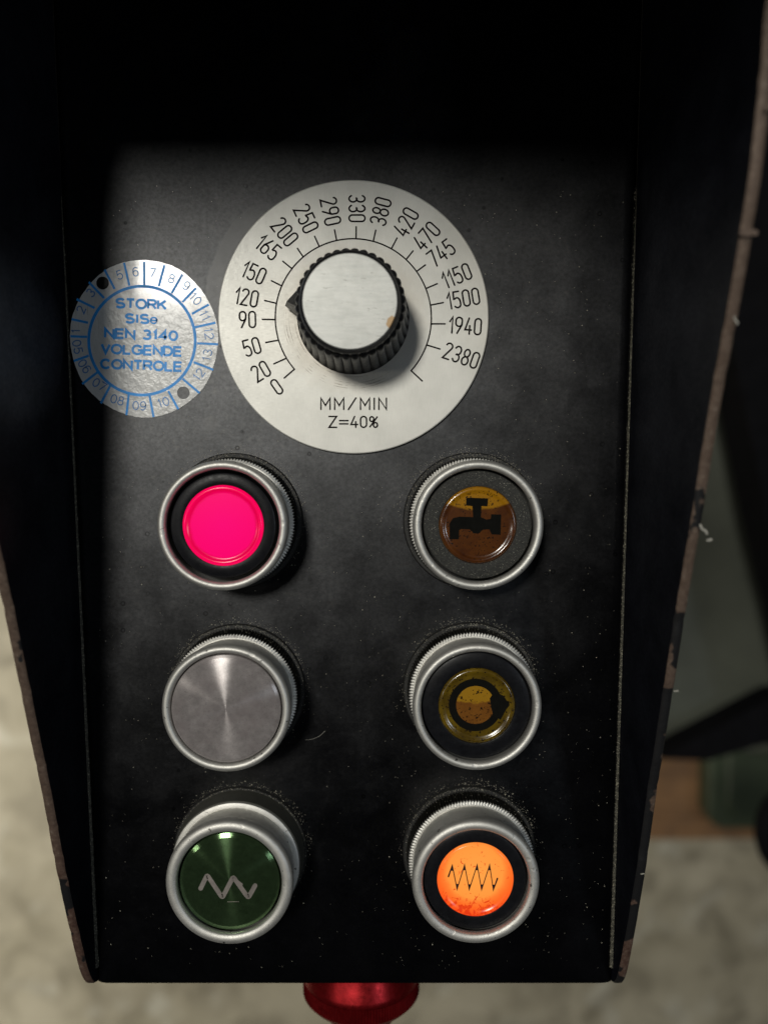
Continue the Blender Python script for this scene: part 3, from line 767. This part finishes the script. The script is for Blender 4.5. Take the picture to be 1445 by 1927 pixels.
# ------------------------------------------------------------------ inspection sticker
SX, SY = bp(272, 638)
stk = empty('inspection_sticker', (SX, SY, 0))
tag(stk, 'round white inspection sticker with blue print and two punched holes, left of the dial', 'sticker')
def S(x, y):
    X, Y = bp(120 + x / 4.5156, 460 + y / 4.5143, .15); return X - SX, Y - SY
holes = [(S(332, 327), 1.42), (S(1018, 1260), 1.42)]
bm = bmesh.new(); rx, ry = 16.72, 17.6
outer = []
for i in range(140):
    a = 2 * pi * i / 140; k = 1 + .004 * sin(7 * a) + (.006 * random.random())
    outer.append(bm.verts.new((rx * k * cos(a), ry * k * sin(a), .12)))
edges = [bm.edges.new((outer[i], outer[(i + 1) % 140])) for i in range(140)]
for (c, r) in holes:
    hv = [bm.verts.new((c[0] + r * (1 + .04 * random.random()) * cos(2 * pi * i / 28), c[1] + r * (1 + .04 * random.random()) * sin(2 * pi * i / 28), .12)) for i in range(28)]
    edges += [bm.edges.new((hv[i], hv[(i + 1) % 28])) for i in range(28)]
bmesh.ops.triangle_fill(bm, edges=edges, use_beauty=True)
ext = bmesh.ops.extrude_face_region(bm, geom=bm.faces[:])
for v in [g for g in ext['geom'] if isinstance(g, bmesh.types.BMVert)]: v.co.z = .01
for v in bm.verts: v.co *= MM
bmesh.ops.recalc_face_normals(bm, faces=bm.faces)
me = bpy.data.meshes.new('sticker_base'); bm.to_mesh(me); bm.free(); me.materials.append(M['vinyl'])
base_o = link(bpy.data.objects.new('sticker_base', me), stk)
zt = .125
V, Fc = ribbon([S(667 + 452 * cos(2 * pi * i / 96), 817 - 462 * sin(2 * pi * i / 96)) for i in range(96)], .66, zt, .012, closed=True)
mesh('printed_ring', V, Fc, M['blue'], stk)
for a, c in (((435, 378), (350, 215)), ((560, 350), (515, 155)), ((687, 345), (685, 146)), ((810, 355), (858, 175)), ((918, 415), (1010, 255)), ((1010, 490), (1125, 370)),
 ((1090, 590), (1235, 510)), ((1110, 705), (1290, 665)), ((1135, 840), (1312, 848)), ((1105, 1000), (1272, 1065)), ((1010, 1140), (1155, 1262)), ((890, 1245), (975, 1400)),
 ((730, 1280), (765, 1466)), ((555, 1270), (535, 1450)), ((400, 1195), (318, 1350)), ((290, 1085), (160, 1185)), ((215, 945), (87, 990)), ((200, 785), (60, 780)),
 ((210, 665), (70, 635)), ((265, 540), (112, 465)), ((345, 455), (216, 320))):
    V, Fc = ribbon([S(*a), S(*c)], .52, zt + .006, .012, cap=False); mesh('printed_divider', V, Fc, M['blue'], stk)

def hglyph(ch, w, h):
    """grotesque letters as centre lines"""
    e = lambda cx, cy, rx, ry, a, b, n=14: arc(cx * w, cy * h, rx * w, ry * h, a, b, n)
    P = lambda *q: [(x * w, y * h) for x, y in q]
    if ch in 'O0': return [e(.5, .5, .5, .5, 0, 360, 28)]
    if ch == 'S': return [e(.5, .755, .46, .245, 25, 265) + e(.5, .255, .5, .255, 80, -155)]
    if ch == 'T': return [P((0, 1), (1, 1)), P((.5, 1), (.5, 0))]
    if ch == 'R': return [P((0, 0), (0, 1), (.62, 1)) + e(.62, .745, .34, .255, 85, -90, 8) + P((0, .49)), P((.6, .47), (.98, 0))]
    if ch == 'K': return [P((0, 0), (0, 1)), P((.95, 1), (0, .36)), P((.36, .6), (1, 0))]
    if ch == 'I': return [P((.5, 0), (.5, 1))]
    if ch == 'e': return [P((.02, .37), (.98, .37)) + e(.5, .36, .48, .36, 0, 325, 20)]
    if ch == 'N': return [P((0, 0), (0, 1), (1, 0), (1, 1))]
    if ch == 'E': return [P((1, 1), (0, 1), (0, 0), (1, 0)), P((0, .52), (.92, .52))]
    if ch == 'V': return [P((0, 1), (.5, 0), (1, 1))]
    if ch == 'L': return [P((0, 1), (0, 0), (1, 0))]
    if ch == 'G': return [e(.5, .5, .5, .5, 35, 330, 24), P((.55, .46), (.98, .46), (.98, 0))]
    if ch == 'C': return [e(.5, .5, .5, .5, 38, 322, 24)]
    if ch == 'D': return [P((0, 0), (0, 1), (.45, 1)) + e(.45, .5, .55, .5, 85, -85) + P((.45, 0), (0, 0))]
    if ch == '1': return [P((.15, .76), (.62, 1), (.62, 0))]
    if ch == '2': return [e(.5, .72, .47, .28, 160, -20, 10) + P((0, 0), (1, 0))]
    if ch == '3': return [e(.48, .76, .42, .24, 150, -90, 12), e(.48, .26, .5, .26, 90, -155, 14)]
    if ch == '4': return [P((.7, 0), (.7, 1), (0, .3), (1, .3))]
    if ch == '5': return [P((.9, 1), (.18, 1), (.08, .52)) + e(.48, .32, .5, .32, 130, -150, 14)]
    if ch == '6': return [e(.55, .62, .5, .38, 40, 180, 9) + e(.5, .32, .46, .32, 180, 540, 22)]
    if ch == '9': return [[(w - x, h - y) for x, y in q] for q in hglyph('6', w, h)]
    if ch == '7': return [P((0, 1), (1, 1), (.35, 0))]
    if ch == '8': return [e(.5, .76, .4, .24, 0, 360, 20), e(.5, .27, .48, .27, 0, 360, 20)]
    return []
HW = {'I': .30, 'e': .78, 'L': .78, 'E': .85, 'O': 1.12, 'G': 1.1, 'C': 1.05, ' ': .45, 'T': .92, 'S': .95, '1': .5}
def font_text(name, s, x, y, h, wdt=None, rot=0, st=.42, mat='blue', parent=None, z=.13):
    """printed line of text, centred on x, y, h high and wdt wide"""
    dg = s.strip().isdigit(); us = [(.62 if c != '1' else .42) if dg or c.isdigit() and c != '1' and not dg and False else HW.get(c, .92 if not c.isdigit() else .82) for c in s]
    if dg: us = [.66 if c != '1' else .42 for c in s]
    gp = .26 if not dg else .22
    tot = sum(us) + gp * (len(s) - 1)
    k = ((wdt - st) / tot) if wdt else (h * .88)
    X = -tot * k / 2; parts = []; n_ = 0
    for c, u in zip(s, us):
        for g in hglyph(c, u * k, h - st):
            parts.append(ribbon([(X + a, b - (h - st) / 2) for a, b in g], st * (.72 if c == 'e' else 1), z + .003 * (n_ % 3), .012, cap=False)); n_ += 1
        X += (u + gp) * k
    V, Fc = merge(parts); return mesh(name, V, Fc, M[mat], parent, loc=(x, y, 0), rotz=radians(rot))
def zw(px): return px / 4.516 / 8.30
for s, xa, xb, yc, hh in (('STORK', 440, 880, 506, 92), ('SISe', 520, 805, 632, 90), ('NEN 3140', 345, 975, 765, 92), ('VOLGENDE', 315, 1012, 897, 92), ('CONTROLE', 310, 1014, 1026, 92)):
    X, Y = S((xa + xb) / 2, yc); font_text('printed_word', s, X, Y, zw(hh), zw(xb - xa), -2.2, .56, 'blue', stk)
for s, x, y, r in (('5', 477, 258, 17), ('6', 612, 232, 6), ('7', 757, 240, -6), ('8', 918, 290, -20), ('9', 1045, 350, -33), ('10', 1122, 462, -47), ('11', 1200, 605, -65), ('12', 1235, 757, -82),
 ('13', 1220, 940, 78), ('12', 1150, 1105, 54), ('10', 848, 1340, 17), ('09', 645, 1370, -2), ('08', 458, 1320, -16), ('07', 305, 1190, -33), ('06', 180, 1035, -56), ('05', 120, 870, -80),
 ('1', 105, 735, 88), ('2', 150, 553, 66), ('3', 232, 410, 48)):
    X, Y = S(x, y); font_text('printed_number', s, X, Y, zw(80), None, r, .25, 'blue2', stk, z=.131)

# ------------------------------------------------------------------ red knob under the front edge
kz = -24
kx0, ky0 = bp(680, 1845, kz); KR = 106 * (DIST - kz + 6) / F
ky1 = bp(680, 1896, kz + 14)[1]; ky0 = ky1 + 13.3 - 8
KS = 1.07
rk = empty('red_knurled_knob', (kx0, ky0 + 8, kz))
tag(rk, 'red anodised cone-shaped knob with a knurled band, sticking out below the panel', 'knob')
def along(prof, seg, mod=None):
    V, Fc = lathe(prof, seg, mod); return [(x * KS, -z, y * KS) for x, y, z in V], Fc
V, Fc = along([(0, -4), (10.0, -4), (11.2, 0), (12.4, 6), (13.4, 9.5), (14.2, 11.8), (14.35, 12.6), (14.3, 13.1)], 96)
mesh('knob_body', V, Fc, M['red'], rk, smooth=50)
V, Fc = along([(14.1, 13.15), (14.5, 13.3), (14.5, 17.2), (14.0, 17.5)], 260, lambda i, j, r: r - (.26 if i % 2 and j in (1, 2) else 0))
mesh('knurled_band', V, Fc, M['red'], rk, smooth=25)
V, Fc = along([(13.95, 17.55), (13.2, 18.6), (9.5, 21.5), (8.5, 24), (0, 24)], 96)
mesh('end_cone', V, Fc, M['red'], rk, smooth=40)
V, Fc = along([(4.5, -18), (4.5, -4.1)], 32)
mesh('stem', V, Fc, M['blackpaint'], rk, smooth=40)
